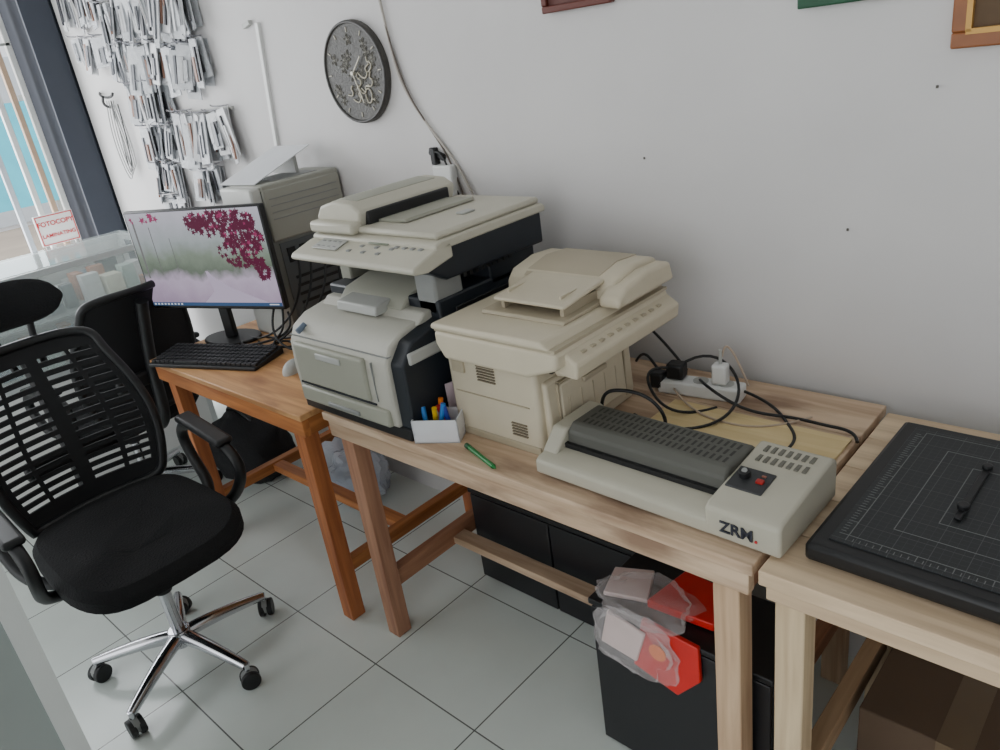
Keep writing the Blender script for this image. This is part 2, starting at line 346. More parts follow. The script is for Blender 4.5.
ln=mat('grid_line_white',(112,116,114),.6); Z=.0385
def rect(x0,x1,y0,y1,w=.0013,z=Z): return [(x0,x1,y0,y0+w,z-.001,z+.0004),(x0,x1,y1-w,y1,z-.001,z+.0004),(x0,x0+w,y0,y1,z-.001,z+.0004),(x1-w,x1,y0,y1,z-.001,z+.0004)]
boxes('format_outlines',rect(.05,.57,.05,.43)+rect(.10,.47,.10,.38)+rect(.15,.40,.15,.34),ln,g)
boxes('ruler_ticks',[(.036,.044 if i%5 else .05,.05+i*.008,.0512+i*.008,Z-.0005,Z+.0004) for i in range(47)]+[(.05+i*.01,.0512+i*.01,.036,.044 if i%5 else .05,Z-.0005,Z+.0004) for i in range(52)],ln,g)
box('paper_guide_bar',.165,.176,.17,.36,.039,.045,black,g,.002)
cyl('guide_knob',(.171,.20,.044),(.171,.20,.054),.009,black,g,bev=.002)
cyl('guide_knob_rear',(.171,.34,.044),(.171,.34,.052),.008,black,g,bev=.002)

# ---------------- box with pens
b=empty('pen_holder_box',(-1.279,.948,.76),30)
boxes('carton',[(0,.11,0,.003,0,.058),(0,.11,.067,.07,0,.058),(0,.003,0,.07,0,.058),(.107,.11,0,.07,0,.058),(0,.11,0,.07,0,.003)],paper,b)
for i,(cc,x,y,dx,dy) in enumerate([((30,120,200),.03,.02,-.01,.02),((220,180,30),.045,.04,.01,-.02),((30,120,200),.055,.02,.02,.01),((210,40,40),.075,.045,-.02,.0),((40,60,160),.085,.03,-.01,0),((225,120,30),.05,.05,.01,.01)]):
    cyl('marker_%d'%i,(x,y,.004),(x+dx,y+dy,.075+.006*(i%3)),.006,mat('marker_%s'%i,cc,.4),b)
gp=empty('green_pen',(-1.14,.99,.76),-18)
cyl('barrel',(0,0,.006),(.11,0,.006),.0055,mat('pen_green',(20,120,56),.35),gp); cyl('tip',(.11,0,.006),(.12,0,.006),.0045,MC['pen_green'],gp,r2=.001)
cyl('cap',(-.015,0,.006),(.0,0,.006),.0062,mat('pen_green2',(10,80,40),.35),gp)
pl=empty('paper_leaflet',(-1.262,1.055,.76),75); box('sheet',0,.10,0,.003,0,.11,mat('leaflet',(205,185,192),.7,var=.25,scale=20),pl,0)

# ---------------- power strip and cables
ps=empty('power_strip',(-.92,1.42,.76),8)
box('body',0,.2,0,.05,0,.035,white,ps,.006)
for i in range(3): cyl('socket_%d'%i,(.04+i*.06,.025,.033),(.04+i*.06,.025,.037),.018,lgray,ps)
box('plug_black',.02,.062,.006,.044,.036,.075,black,ps,.006); box('plug_black_side',-.02,.015,.0,.035,.01,.05,black,ps,.006); box('plug_white',.13,.165,.008,.04,.036,.085,white,ps,.006)
cyl('plug_pin',(.148,.024,.085),(.148,.024,.12),.004,lgray,ps)
tubes('cords',[[(.04,.02,.06),(-.02,-.03,.09),(.02,-.1,.04),(.1,-.12,.006),(.16,-.04,.006)],
 [(.1,.02,.04),(.13,-.05,.07),(.22,-.06,.01),(.32,-.03,.008),(.40,-.06,.01),(.455,-.06,.012),(.465,-.10,.008)],
 [(.04,.03,.06),(.1,.06,.11),(.2,.05,.06),(.22,-.1,.01),(.12,-.18,.006),(.05,-.16,.006),(0,-.13,.006)],
 [(.2,.03,.02),(.27,.02,.006),(.33,-.08,.006),(.36,-.12,.006),(.35,-.17,.006)],
 [(.06,.04,.05),(-.02,.08,.12),(-.1,.1,.16),(-.14,.1,.2)],
 [(.02,.02,.02),(-.03,.04,.06),(-.06,.08,.09),(-.1,.1,.03)]],.0035,black,ps)
tubes('cords_light',[[(.02,.03,.02),(.1,-.08,.01),(.22,-.12,.006),(.3,-.1,.008),(.36,-.02,.006)],[(.15,.03,.1),(.15,.05,.15),(.17,.06,.1),(.2,.06,.02)]],.0025,mat('cord_tan',(190,170,150),.5),ps)
tube('power_cord',[(-.93,1.21,.80),(-.925,1.2,.86),(-.88,1.215,.87),(-.8,1.23,.86),(-.77,1.23,.80),(-.80,1.24,.768)],.004,black)
ply=empty('plywood_sheet',(0,0,0)); box('sheet',-.86,-.46,1.225,1.40,.7605,.766,wood('ply',(212,186,132),(230,208,158),0,.5),ply,.001)

# ---------------- monitor
mo=empty('computer_monitor',(-2.50,1.165,.75),19)
prism('stand_base',[(math.cos(t)*.115,math.sin(t)*.075) for t in [i*math.pi/14 for i in range(28)]],2,0,.012,black,mo,.004)
box('stand_neck',-.022,.022,-.012,.01,.01,.24,black,mo,.005)
box('bezel',-.302,.302,-.035,-.012,.125,.475,black,mo,.005)
box('rear_housing',-.16,.10,-.012,.012,.18,.40,black,mo,.008)
def scr():
    m=bpy.data.materials.new('screen_picture'); m.use_nodes=True; n=m.node_tree.nodes; l=m.node_tree.links; b=n['Principled BSDF']
    tc=n.new('ShaderNodeTexCoord'); sp=n.new('ShaderNodeSeparateXYZ'); l.new(tc.outputs['Object'],sp.inputs[0])
    mr=n.new('ShaderNodeMapRange'); mr.inputs['From Min'].default_value=-.115; mr.inputs['From Max'].default_value=.215
    no=n.new('ShaderNodeTexNoise'); no.inputs['Scale'].default_value=14; no.inputs['Detail'].default_value=6; l.new(tc.outputs['Object'],no.inputs['Vector'])
    ad=n.new('ShaderNodeMath'); ad.operation='MULTIPLY_ADD'; ad.inputs[1].default_value=.10; l.new(no.outputs['Fac'],ad.inputs[0]); l.new(sp.outputs['Z'],ad.inputs[2])
    l.new(ad.outputs[0],mr.inputs['Value'])
    r=n.new('ShaderNodeValToRGB'); cr=r.color_ramp
    for i,(pos,c_) in enumerate([(.0,(160,140,166)),(.28,(188,172,196)),(.40,(98,110,96)),(.52,(122,136,120)),(.7,(162,170,174)),(1,(196,194,208))]):
        e=cr.elements[i] if i<2 else cr.elements.new(pos)
        e.position=pos; e.color=(*lin(c_),1)
    l.new(mr.outputs[0],r.inputs[0]); b.inputs['Base Color'].default_value=(.01,.01,.01,1)
    l.new(r.outputs[0],b.inputs['Emission Color']); b.inputs['Emission Strength'].default_value=.9; b.inputs['Roughness'].default_value=.25
    return m
box('screen',-.292,.292,-.0365,-.0345,.138,.468,scr(),mo,0)
def emat(name,c_,s=.85):
    m=mat(name,c_,.4,var=.15,scale=20); b=m.node_tree.nodes['Principled BSDF']; b.inputs['Emission Color'].default_value=(*lin(c_),1)
    b.inputs['Emission Strength'].default_value=s
    for lk in list(m.node_tree.links):
        if lk.to_socket==b.inputs['Base Color']: m.node_tree.links.remove(lk)
    b.inputs['Base Color'].default_value=(0,0,0,1); b.inputs['Specular IOR Level'].default_value=.2
    return m
road=bmesh.new(); 
vs=[road.verts.new(q) for q in ((-.04,-.0368,.15),(.24,-.0368,.15),(.10,-.0368,.20),(.03,-.0368,.24),(.01,-.0368,.262),(.0,-.0368,.262),(.005,-.0368,.23),(.015,-.0368,.19))]; road.faces.new(vs); fin('picture_road',road,emat('scr_road',(196,182,206)),mo,smooth=False)
def leaves(name,clusters,m,n):
    bm=bmesh.new()
    for cx,cz,rx,rz,k in clusters:
        for i in range(k):
            a=random.uniform(0,6.28); q=math.sqrt(random.random()); x=cx+math.cos(a)*rx*q; z=cz+math.sin(a)*rz*q
            if not(-.285<x<.285 and .165<z<.46): continue
            s=random.uniform(.007,.015); t=random.uniform(0,6.28); yy=-.0370-random.random()*.0006
            P=[]
            for j in range(10):
                rr=s*(1 if j%2==0 else .4); P.append(bm.verts.new((x+rr*math.cos(t+j*.628),yy,z+rr*math.sin(t+j*.628))))
            bm.faces.new(P)
    fin(name,bm,m,mo,smooth=False)
leaves('picture_leaves',[(.12,.43,.15,.035,140),(.2,.38,.09,.05,140),(.18,.32,.10,.045,80),(.04,.41,.07,.03,50),(.25,.27,.03,.04,40)],emat('leaf_magenta',(104,20,62),.7),0)
leaves('picture_leaves_light',[(.12,.43,.15,.035,30),(.2,.37,.08,.06,30),(-.22,.45,.07,.02,14)],emat('leaf_pink',(164,52,104),.8),0)
boxes('picture_trunks',[(-.27,-.262,-.0369,-.0366,.24,.44),(-.2,-.197,-.0369,-.0366,.25,.42),(-.12,-.118,-.0369,-.0366,.26,.38)],emat('scr_trunk',(120,120,120)),mo)
boxes('taskbar',[(-.292,.292,-.0372,-.0366,.138,.15)],emat('taskbar_blue',(60,90,130)),mo)
boxes('taskbar_icons',[(-.285+i*.016,-.277+i*.016,-.0375,-.037,.141,.147) for i in range(9)]+[(.24,.28,-.0375,-.037,.142,.146)],emat('icon_white',(220,225,235)),mo)
# keyboard & mouse
k=empty('keyboard',(-2.36,1.02,.75),20)
prism('case',[(-.075,0),(-.075,.012),(.075,.026),(.075,0)],0,-.225,.225,black,k,.004)
bm=bmesh.new()
for r_ in range(6):
    yy=-.066+r_*.0222; x=-.217
    while x<.208:
        w=.0165 if not(r_==0 and -.12<x<-.02) else .1
        z=.0135+(yy+.075)*.0933; addbox(bm,x,x+w,yy,yy+.0175,z-.002,z+.008); x+=w+.0035
fin('keys',bm,mat('key_black',(34,35,38),.5),k,.0015)
ms=empty('computer_mouse',(-2.01,1.10,.75),25)
bm=bmesh.new(); bmesh.ops.create_uvsphere(bm,u_segments=24,v_segments=14,radius=1)
for v in bm.verts: v.co=Vector((v.co.x*.03,v.co.y*.055,max(0,v.co.z)*.034*(1-.2*v.co.y)))
fin('shell',bm,lgray,ms); cyl('wheel',(-.004,.03,.026),(.004,.03,.026),.008,black,ms)
tube('cord',[(0,.055,.01),(.02,.1,.004),(-.05,.15,.004),(-.12,.2,.004),(-.2,.23,.01)],.002,black,ms)
# ---------------- PC tower
t=empty('computer_tower',(-2.475,1.262,.75),0)
steel=mat('tower_steel',(120,122,118),.4,.2); tb=mat('tower_beige',(158,158,148),.5)
box('case',0,.19,.02,.335,.006,.50,steel,t,.004)
box('front_bezel',-.003,.193,-.01,.03,.0,.512,mat('tower_front',(200,201,196),.5),t,.008)
box('top_cover',-.003,.195,.03,.338,.49,.515,tb,t,.006)
box('side_upper_panel',.188,.198,.03,.338,.33,.50,tb,t,.005)
boxes('side_ribs',[(.197,.2,.05,.32,.40+i*.022,.403+i*.022) for i in range(4)],gray,t)
boxes('side_lower',[(.189,.193,.05,.33,.05,.32)],mat('tower_dark',(90,94,96),.5),t)
boxes('ports',[(.192,.198,.07+i*.05,.10+i*.05,.25,.30) for i in range(5)]+[(.192,.197,.08,.31,.1+i*.03,.11+i*.03) for i in range(4)],black,t)
boxes('front_drives',[(.02,.17,-.013,-.009,.42,.46),(.02,.17,-.013,-.009,.36,.40)],lgray,t)
boxes('top_slot',[(.03,.16,.10,.28,.5145,.5165)],gray,t)
tubes('cords',[[(.198,.1,.27),(.27,.06,.2),(.25,.0,.06),(.15,-.1,.01),(.0,-.06,.006)],[(.198,.15,.27),(.30,.08,.15),(.3,-.08,.02),(.2,-.12,.006),(.12,-.08,.006)],[(.198,.2,.27),(.32,.14,.2),(.33,.0,.05),(.25,-.02,.006),(.1,-.04,.006)],
 [(.21,-.06,.006),(.26,-.12,.03),(.32,-.08,.01),(.27,-.02,.006),(.21,-.05,.02),(.24,-.12,.006)],[(.198,.25,.2),(.3,.2,.1),(.36,.04,.006),(.3,-.06,.006)],[(.21,.0,.2),(.24,-.03,.1),(.28,-.06,.05),(.22,-.1,.02),(.3,-.12,.006)],
 [(.2,-.02,.15),(.22,-.08,.08),(.28,-.1,.02),(.36,-.08,.006),(.4,-.02,.006)],[(.05,-.1,.006),(.12,-.16,.02),(.22,-.14,.03),(.28,-.02,.04),(.22,.0,.1)]],.004,black,t)
pf=empty('paper_stack',(-2.52,1.265,1.2665),4)
prism('sheet_tilted',[(.02,.0),(.02,.003),(.27,.085),(.27,.082)],0,-.0,.20,paper,pf,.0)
prism('sheet_support',[(.22,0),(.22,.063),(.235,.068),(.235,0)],0,.03,.16,lgray,pf,0)

# ---------------- office chairs
def chair(name,loc,rz,head=True,slats=True):
    e=empty(name,loc,rz)
    cyl('hub',(0,0,.075),(0,0,.13),.032,chrome,e,bev=.004); cyl('gas_column',(0,0,.12),(0,0,.30),.018,chrome,e); cyl('column_sleeve',(0,0,.27),(0,0,.40),.025,black,e)
    for i in range(5):
        a=math.radians(14+72*i); ca,sa=math.cos(a),math.sin(a)
        tube('base_arm_%d'%i,[(ca*.02,sa*.02,.105),(ca*.1,sa*.1,.105),(ca*.2,sa*.2,.085),(ca*.262,sa*.262,.072)],.017,chrome,e,radii=[1.3,1.2,1.0,.8])
        x,y=ca*.262,sa*.262
        cyl('caster_stem_%d'%i,(x,y,.05),(x,y,.08),.008,chrome,e)
        b2=a+1.0; nx,ny=-math.sin(b2),math.cos(b2)
        for s_ in (-1,1):
            cyl('caster_%d_%d'%(i,s_+1),(x+nx*s_*.004,y+ny*s_*.004,.0275),(x+nx*s_*.021,y+ny*s_*.021,.0275),.0275,black,e,bev=.003)
        cyl('caster_cover_%d'%i,(x-nx*.008,y-ny*.008,.034),(x+nx*.008,y+ny*.008,.034),.024,gray,e)
    box('mechanism',-.12,.1,-.08,.08,.375,.41,black,e,.01)
    pts=[]
    for i in range(40):
        t_=i*2*math.pi/40; cx=math.copysign(abs(math.cos(t_))**.5,math.cos(t_)); sy=math.copysign(abs(math.sin(t_))**.5,math.sin(t_))
        pts.append((-.045+cx*.26,sy*(.24+.01*cx)))
    bm=bmesh.new(); rings=[]
    for z,s_ in ((.405,.80),(.41,.93),(.435,1.0),(.465,1.0),(.49,.93),(.498,.75),(.494,.4)):
        rings.append([bm.verts.new((-.045+(x+.045)*s_,y*s_,z-(.025 if x>.1 and z>.43 else 0)*((x-.1)/.1)**2)) for x,y in pts])
    for r0,r1 in zip(rings,rings[1:]):
        for i in range(40): bm.faces.new((r0[i],r0[(i+1)%40],r1[(i+1)%40],r1[i]))
    bm.faces.new(rings[0][::-1]); bm.faces.new(rings[-1])
    fin('seat',bm,fabric,e)
    def W(v): return .185+.05*math.sin(math.pi*min(1,v*1.05+.05))-.005*v
    def P(u,v): return Vector((-.305-.15*v+.045*math.sin(math.pi*v*.9)+.045*u*u, u*W(v), .49+.47*v))
    bm=bmesh.new(); th=.006
    def strip(u0,u1,v0,v1,n=8,m_=1):
        rows=[]
        for i in range(n+1):
            u=u0+(u1-u0)*i/n; rows.append([P(u,v0+(v1-v0)*j/m_) for j in range(m_+1)])
        F_=[[bm.verts.new(q) for q in r_] for r_ in rows]; B_=[[bm.verts.new(q-Vector((th,0,0))) for q in r_] for r_ in rows]
        for i in range(n):
            for j in range(m_):
                bm.faces.new((F_[i][j],F_[i+1][j],F_[i+1][j+1],F_[i][j+1])); bm.faces.new((B_[i][j],B_[i][j+1],B_[i+1][j+1],B_[i+1][j]))
            bm.faces.new((F_[i][0],B_[i][0],B_[i+1][0],F_[i+1][0])); bm.faces.new((F_[i][m_],F_[i+1][m_],B_[i+1][m_],B_[i][m_]))
        for j in range(m_):
            bm.faces.new((F_[0][j],F_[0][j+1],B_[0][j+1],B_[0][j])); bm.faces.new((F_[n][j],B_[n][j],B_[n][j+1],F_[n][j+1]))
    if slats:
        N=17
        for i in range(N):
            v0=.03+i*.94/N
            strip(-.95,.95,v0,v0+.030,14)
        strip(-.09,.09,.0,1,4,12)
        for s_ in (-1,1):
            strip(s_*.50,s_*.56,0,1,3,12); strip(s_*.86,s_*1.0,0,1,3,12)
        strip(-.95,.95,.0,.09,12,2); strip(-.95,.95,.92,1.0,12,2)
    else: strip(-.98,.98,0,1,14,14)
    fin('back_mesh',bm,meshfab,e)
    fr=[P(-1,v/10) for v in range(11)]+[P(u/5-1,1.02) for u in range(2,9)]+[P(1,1-v/10) for v in range(11)]+[P(1-u/5,-.02) for u in range(2,9)]
    tube('back_frame',fr,.014,black,e,cyc=True)
    tube('back_spine',[(-.12,0,.39),(-.28,0,.38),(-.36,0,.46),(-.36,0,.6),(-.39,0,.75),(-.46,0,.93)],.022,black,e)
    box('lumbar_pad',-.365,-.335,-.14,.14,.60,.66,black,e,.012,rot=(0,-6,0))
    for s_ in (-1,1):
        y=s_*.285
        tube('armrest_%d'%(s_+1),[(-.06,s_*.20,.41),(-.10,s_*.27,.42),(-.22,y,.48),(-.27,y,.57),(-.23,y,.635),(-.08,y,.645),(.06,y,.615),(.105,y,.56),(.06,y,.49),(.0,s_*.27,.42),(-.02,s_*.20,.41)],.017,black,e)
        bm=bmesh.new(); addbox(bm,-.13,.13,-.028,.028,-.012,.012)
        o=fin('arm_pad_%d'%(s_+1),bm,black,e,.011,4); o.location=(-.08,y,.645); o.rotation_euler=(0,math.radians(6),0)
    if head:
        for s_ in (-1,1): tube('head_post_%d'%(s_+1),[(-.44,s_*.04,.90),(-.50,s_*.045,.97),(-.49,s_*.06,1.04)],.010,black,e)
        bm=bmesh.new(); n=16; R_=[]
        for i in range(n+1):
            u=2*i/n-1; hh=.068*math.sqrt(max(0.02,1-abs(u)**3)); x0=-.47+.05*u*u; y0=u*.145
            ring=[]
            for j in range(12):
                a=j*math.pi/6; ring.append(bm.verts.new((x0+math.cos(a)*.024*math.sqrt(max(.1,1-u**4)),y0,1.082+math.sin(a)*hh)))
            R_.append(ring)
        for q,r_ in zip(R_,R_[1:]):
            for j in range(12): bm.faces.new((q[j],q[(j+1)%12],r_[(j+1)%12],r_[j]))
        bm.faces.new(R_[0]); bm.faces.new(R_[-1][::-1]); fin('headrest',bm,fabric,e)
    return e
chair('office_chair',(-2.055,.535,0),0)
chair('office_chair.001',(-3.17,.93,0),186,False,False)

# ---------------- wall clock
ck=empty('wall_clock',(-2.065,1.61,1.555)); ck.rotation_euler=(math.radians(90),0,0)
slate=mat('clock_slate',(68,66,62),.55,var=.4,scale=22,bump=.3); crm=mat('clock_cream',(184,178,160),.5)
cyl('disc',(0,0,0),(0,0,.02),.152,slate,ck,n=64,bev=.004)
tube('rim',[(math.cos(i*math.pi/16)*.147,math.sin(i*math.pi/16)*.147,.02) for i in range(32)],.005,mat('clock_rim',(60,58,56),.5),ck,cyc=True)
bm=bmesh.new()
for i in range(12):
    mx=Matrix.Rotation(i*math.pi/6,4,'Z'); addbox(bm,-.0015,.0015,.118,.132,.019,.022,mx)
fin('hour_marks',bm,crm,ck)
sc=[]
for (x,y,s_,a) in [(.05,-.01,1,0),(.075,-.035,.8,.6),(.03,-.055,.9,-.4),(.085,.015,.7,1.2),(.0,-.08,.8,.2),(.05,-.085,.7,-.8),(-.03,-.06,.6,.4),(.06,-.06,.9,2),(.02,-.03,.7,1)]:
    pts=[(-.03,.01),(-.01,-.012),(.012,-.008),(.018,.012),(.004,.02),(.03,.03)]
    sc.append([(x+s_*(p_[0]*math.cos(a)-p_[1]*math.sin(a)),y+s_*(p_[0]*math.sin(a)+p_[1]*math.cos(a)),.022) for p_ in pts])
tubes('calligraphy',sc,.0024,crm,ck)
fl_=[]
for i in range(22):
    rr=.118*math.sqrt(random.random()); aa=random.uniform(0,6.28); cx,cy=rr*math.cos(aa),rr*math.sin(aa)
    for j in range(5):
        a=j*1.256+i; s_=.8; fl_.append([(cx,cy,.021),(cx+s_*.018*math.cos(a-.4),cy+s_*.018*math.sin(a-.4),.021),(cx+s_*.026*math.cos(a),cy+s_*.026*math.sin(a),.021),(cx+s_*.018*math.cos(a+.4),cy+s_*.018*math.sin(a+.4),.021),(cx,cy,.021)])
tubes('floral_pattern',fl_,.0009,mat('clock_floral',(118,115,106),.5),ck)
hm=mat('clock_hands',(220,215,200),.4)
tube('hour_hand',[(0,0,.026),(.05,.045,.026)],.0025,hm,ck,kind='POLY'); tube('minute_hand',[(0,0,.028),(.03,-.09,.028)],.002,hm,ck,kind='POLY'); cyl('pin',(0,0,.02),(0,0,.032),.006,hm,ck)

# ---------------- frames
def frame(name,x0,x1,z0,z1,m,pm,bw=.022,matte=None,lean=2):
    e=empty(name,(x0,1.608,z0)); e.rotation_euler=(math.radians(lean),0,0); w=x1-x0; h=z1-z0
    for nm,b_ in (('rail_bottom',(0,w,-.022,-.002,0,bw)),('rail_top',(0,w,-.022,-.002,h-bw,h)),('rail_left',(0,bw,-.022,-.002,bw,h-bw)),('rail_right',(w-bw,w,-.022,-.002,bw,h-bw))):
        box(nm,*b_,m,e,.003)
    box('picture',bw,w-bw,-.012,-.006,bw,h-bw,pm,e,0)
    if matte: boxes('inner_edge',[(bw-.003,w-bw+.003,-.024,-.011,bw-.004,bw+.005),(bw-.004,bw+.005,-.024,-.011,bw,h-bw),(w-bw-.005,w-bw+.004,-.024,-.011,bw,h-bw)],matte,e)
gold=mat('frame_gold',(196,150,74),.4,.2)
frame('picture_frame',-1.29,-1.09,1.628,1.90,mat('frame_mahogany',(96,44,34),.4),mat('pic_maroon',(90,50,44),.6,var=.4),.016,None)
frame('green_picture',-.665,-.50,1.560,1.85,mat('frame_green',(24,78,52),.5,var=.5,scale=30),mat('pic_green',(40,110,70),.5,var=.4,scale=20),.02)
frame('picture_frame.001',-.395,-.02,1.463,1.95,mat('frame_walnut',(140,84,44),.4,var=.35,scale=25),mat('pic_brown',(96,72,44),.6,var=.6,scale=10),.026,gold)

# ---------------- cable duct, wall cable, hook
cd=empty('cable_duct',(-2.605,1.61,1.515)); o=box('strip',-.010,.010,-.012,0.001,-.245,.245,white,cd,.002,rot=(0,9,0)); box('end_hook',-.05,.0,-.016,0.001,.235,.25,lgray,cd,.002,rot=(0,-12,0))
cd2=empty('wall_wiring')
tube('cable_pale',[(-1.93,1.604,2.2),(-1.90,1.603,1.74),(-1.885,1.603,1.60),(-1.87,1.603,1.5),(-1.78,1.603,1.38),(-1.70,1.603,1.30),(-1.64,1.603,1.2),(-1.60,1.603,1.1)],.004,mat('cable_grey',(176,170,162),.5),cd2)
tube('cable_dark',[(-1.93,1.604,2.2),(-1.905,1.603,1.74),(-1.88,1.601,1.58),(-1.84,1.601,1.46),(-1.76,1.603,1.36),(-1.69,1.603,1.26),(-1.66,1.603,1.1)],.003,mat('cable_dark',(100,90,82),.5),cd2)
hk=empty('wall_hook',(-1.76,1.61,1.30)); box('plate',-.035,.03,-.012,0,-.01,.01,black,hk,.003,rot=(0,20,0)); box('clip',-.02,.0,-.02,0,-.03,.02,black,hk,.003); box('adapter',-.01,.07,-.03,-.002,-.12,-.03,white,hk,.005)
tube('lead',[(-.03,-.01,.0),(.02,-.02,.02),(.05,-.02,-.02),(.06,-.015,-.1),(.09,-.01,-.16)],.003,black,hk)
bm=bmesh.new()
for x,z in [(-.56,1.13),(-1.04,1.28),(-.415,1.40)]:
    addbox(bm,x-.002,x+.002,1.607,1.611,z-.0025,z+.0025)
fin('wall_nails',bm,mat('nail_dark',(90,86,80),.6))

# ---------------- hanging accessories
ha=empty('hanging_phone_accessories')
clear=mat('blister_clear',(196,199,203),.2,var=.3,scale=40,bump=.4); cols=[clear,mat('pack_white',(208,209,211),.4,var=.25,scale=30),mat('pack_grey',(128,130,136),.35,var=.4,scale=30),mat('pack_brown',(150,112,96),.5,var=.4,scale=40),mat('pack_black',(56,56,62),.5)]
hooks=[]; B=[bmesh.new() for _ in cols]
def pack(x,z,w,h,ci,nst=3):
    hooks.append([(x,1.61,z+.01),(x,1.54,z+.008),(x,1.535,z+.02)])
    for s_ in range(nst):
        y=1.60-.014*s_-random.random()*.004; a=random.uniform(-.22,.22)
        mx=Matrix.Translation((x,y,z))@Matrix.Rotation(a,4,'Y')@Matrix.Rotation(random.uniform(-.2,.05),4,'X')@Matrix.Rotation(random.uniform(-.4,.4),4,'Z')
        hh=h*random.uniform(.8,1.15)
        addbox(B[ci],-w/2,w/2,-.003,.002,-hh,0,mx)
        for q in range(2):
            cj=random.choice([0,2,3,4,1,4,2,2]); ww=w*random.uniform(.05,.16); xo=random.uniform(-w*.3,w*.3); addbox(B[cj],xo-ww,xo+ww,-.010,-.003,-hh*random.uniform(.75,.95),-hh*random.uniform(.12,.4),mx)
for (x0,x1,z,h,n) in [(-4.1,-3.8,2.06,.18,4),(-4.1,-3.82,1.86,.13,3),(-3.72,-3.28,1.97,.19,7),(-3.72,-3.32,1.78,.17,7),(-3.68,-3.38,1.62,.18,6),(-3.66,-3.42,1.45,.17,4),(-3.64,-3.46,1.29,.17,3),(-3.6,-3.48,1.13,.15,3),(-3.2,-2.98,1.98,.24,5),(-3.22,-3.0,1.74,.18,4),(-3.3,-2.9,1.48,.20,8),(-3.25,-3.1,1.26,.13,3)]:
    for i in range(n):
        pack(x0+(x1-x0)*i/max(1,n-1)+random.uniform(-.02,.02),z+random.uniform(-.015,.015),random.uniform(.05,.08),h*random.uniform(.85,1.05),random.choice([0,0,1,0]))
for i,b_ in enumerate(B): fin('packs_%d'%i,b_,cols[i],ha,smooth=False)
boxes('hook_rails',[(-3.32,-2.88,1.6,1.61,1.485,1.497),(-3.8,-3.2,1.6,1.61,1.97,1.98),(-3.76,-3.26,1.6,1.61,1.77,1.78)],lgray,ha)
tubes('hooks',hooks,.003,chrome,ha)
hc=empty('hanging_cables'); L_=[]
for i in range(4):
    x=-4.0+i*.025; L_.append([(x,1.59,1.58),(x-.05+i*.01,1.58,1.45),(x+.0,1.57,1.25),(x+.03,1.58,1.18+.03*i),(x+.07,1.59,1.3),(x+.03,1.59,1.56)])
tubes('cords',L_,.0025,mat('cord_white',(170,170,170),.5),hc); tubes('cords_black',[[(-3.95,1.59,1.58),(-3.93,1.58,1.4),(-3.98,1.57,1.2),(-3.9,1.58,1.25),(-3.86,1.58,1.56)]],.0025,black,hc)
tubes('hook',[[(-4.1,1.61,1.62),(-4.0,1.56,1.60),(-3.85,1.56,1.58),(-3.83,1.56,1.61)],[(-4.02,1.61,1.55),(-3.95,1.54,1.56),(-3.9,1.54,1.60)]],.006,black,hc)

# ---------------- glass counter
gc=empty('glass_display_counter')
alu=mat('counter_aluminium',(210,215,215),.35,.3); glass=mat('counter_glass',(225,236,234),.05,var=0,alpha=.28)
x0,x1,y0,y1,h=-3.92,-3.47,-.6,1.42,1.0
F=[]
for x in (x0,x1-.025):
    F+=[(x,x+.025,y0,y1,h-.03,h-.005),(x,x+.025,y0,y1,.55,.575),(x,x+.025,y0,y1,0,.03)]
    for y in (y0,.42,y1-.025): F.append((x,x+.025,y,y+.025,0,h-.005))
for y in (y0,y1-.025): F+=[(x0,x1,y,y+.025,h-.03,h-.005),(x0,x1,y,y+.025,.55,.575)]
boxes('frame',F,alu,gc); box('glass_top',x0,x1,y0,y1,h-.005,h+.003,glass,gc,0); box('glass_front',x1-.004,x1,y0,y1,.575,h-.03,glass,gc,0)
box('shelf_mid',x0+.01,x1-.01,y0+.01,y1-.01,.78,.786,mat('shelf_glass',(200,210,208),.1,alpha=.5),gc,0)
box('cabinet_base',x0+.005,x1-.004,y0+.005,y1-.005,.0,.56,white,gc,0); box('rear_panel',x0,x0+.006,y0,y1,.57,h-.03,white,gc,0)
cs=[mat('goods_%d'%i,c_,.5,var=.3,scale=25) for i,c_ in enumerate([(225,228,228),(180,200,192),(200,140,110),(120,140,160),(230,226,205),(90,95,100),(225,228,228)])]
BB=[bmesh.new() for _ in cs]
for z in (.575,.787):
    for y in [y0+.06+i*.085 for i in range(23)]:
        for x in (x0+.06,x0+.18,x0+.3):
            if random.random()<.85:
                a=random.uniform(.04,.09); addbox(random.choice(BB),x,x+a,y,y+random.uniform(.04,.08),z,z+random.uniform(.03,.13))
for i,b_ in enumerate(BB): fin('goods_%d'%i,b_,cs[i],gc,smooth=False)

# ---------------- near cabinet at lower left
nc=empty('display_cabinet')
panel=mat('cabinet_panel',(142,150,147),.5); 
box('carcass',-1.8,-1.20,-.5,.118,0,1.5,panel,nc,.002)
boxes('corner_trim',[(-1.205,-1.19,.094,.124,0,1.5),(-1.205,-1.19,-.5,-.475,0,1.5),(-1.205,-1.192,-.5,.12,1.475,1.5),(-1.205,-1.192,-.5,.12,0,.05)],mat('cabinet_trim',(200,204,202),.4),nc)

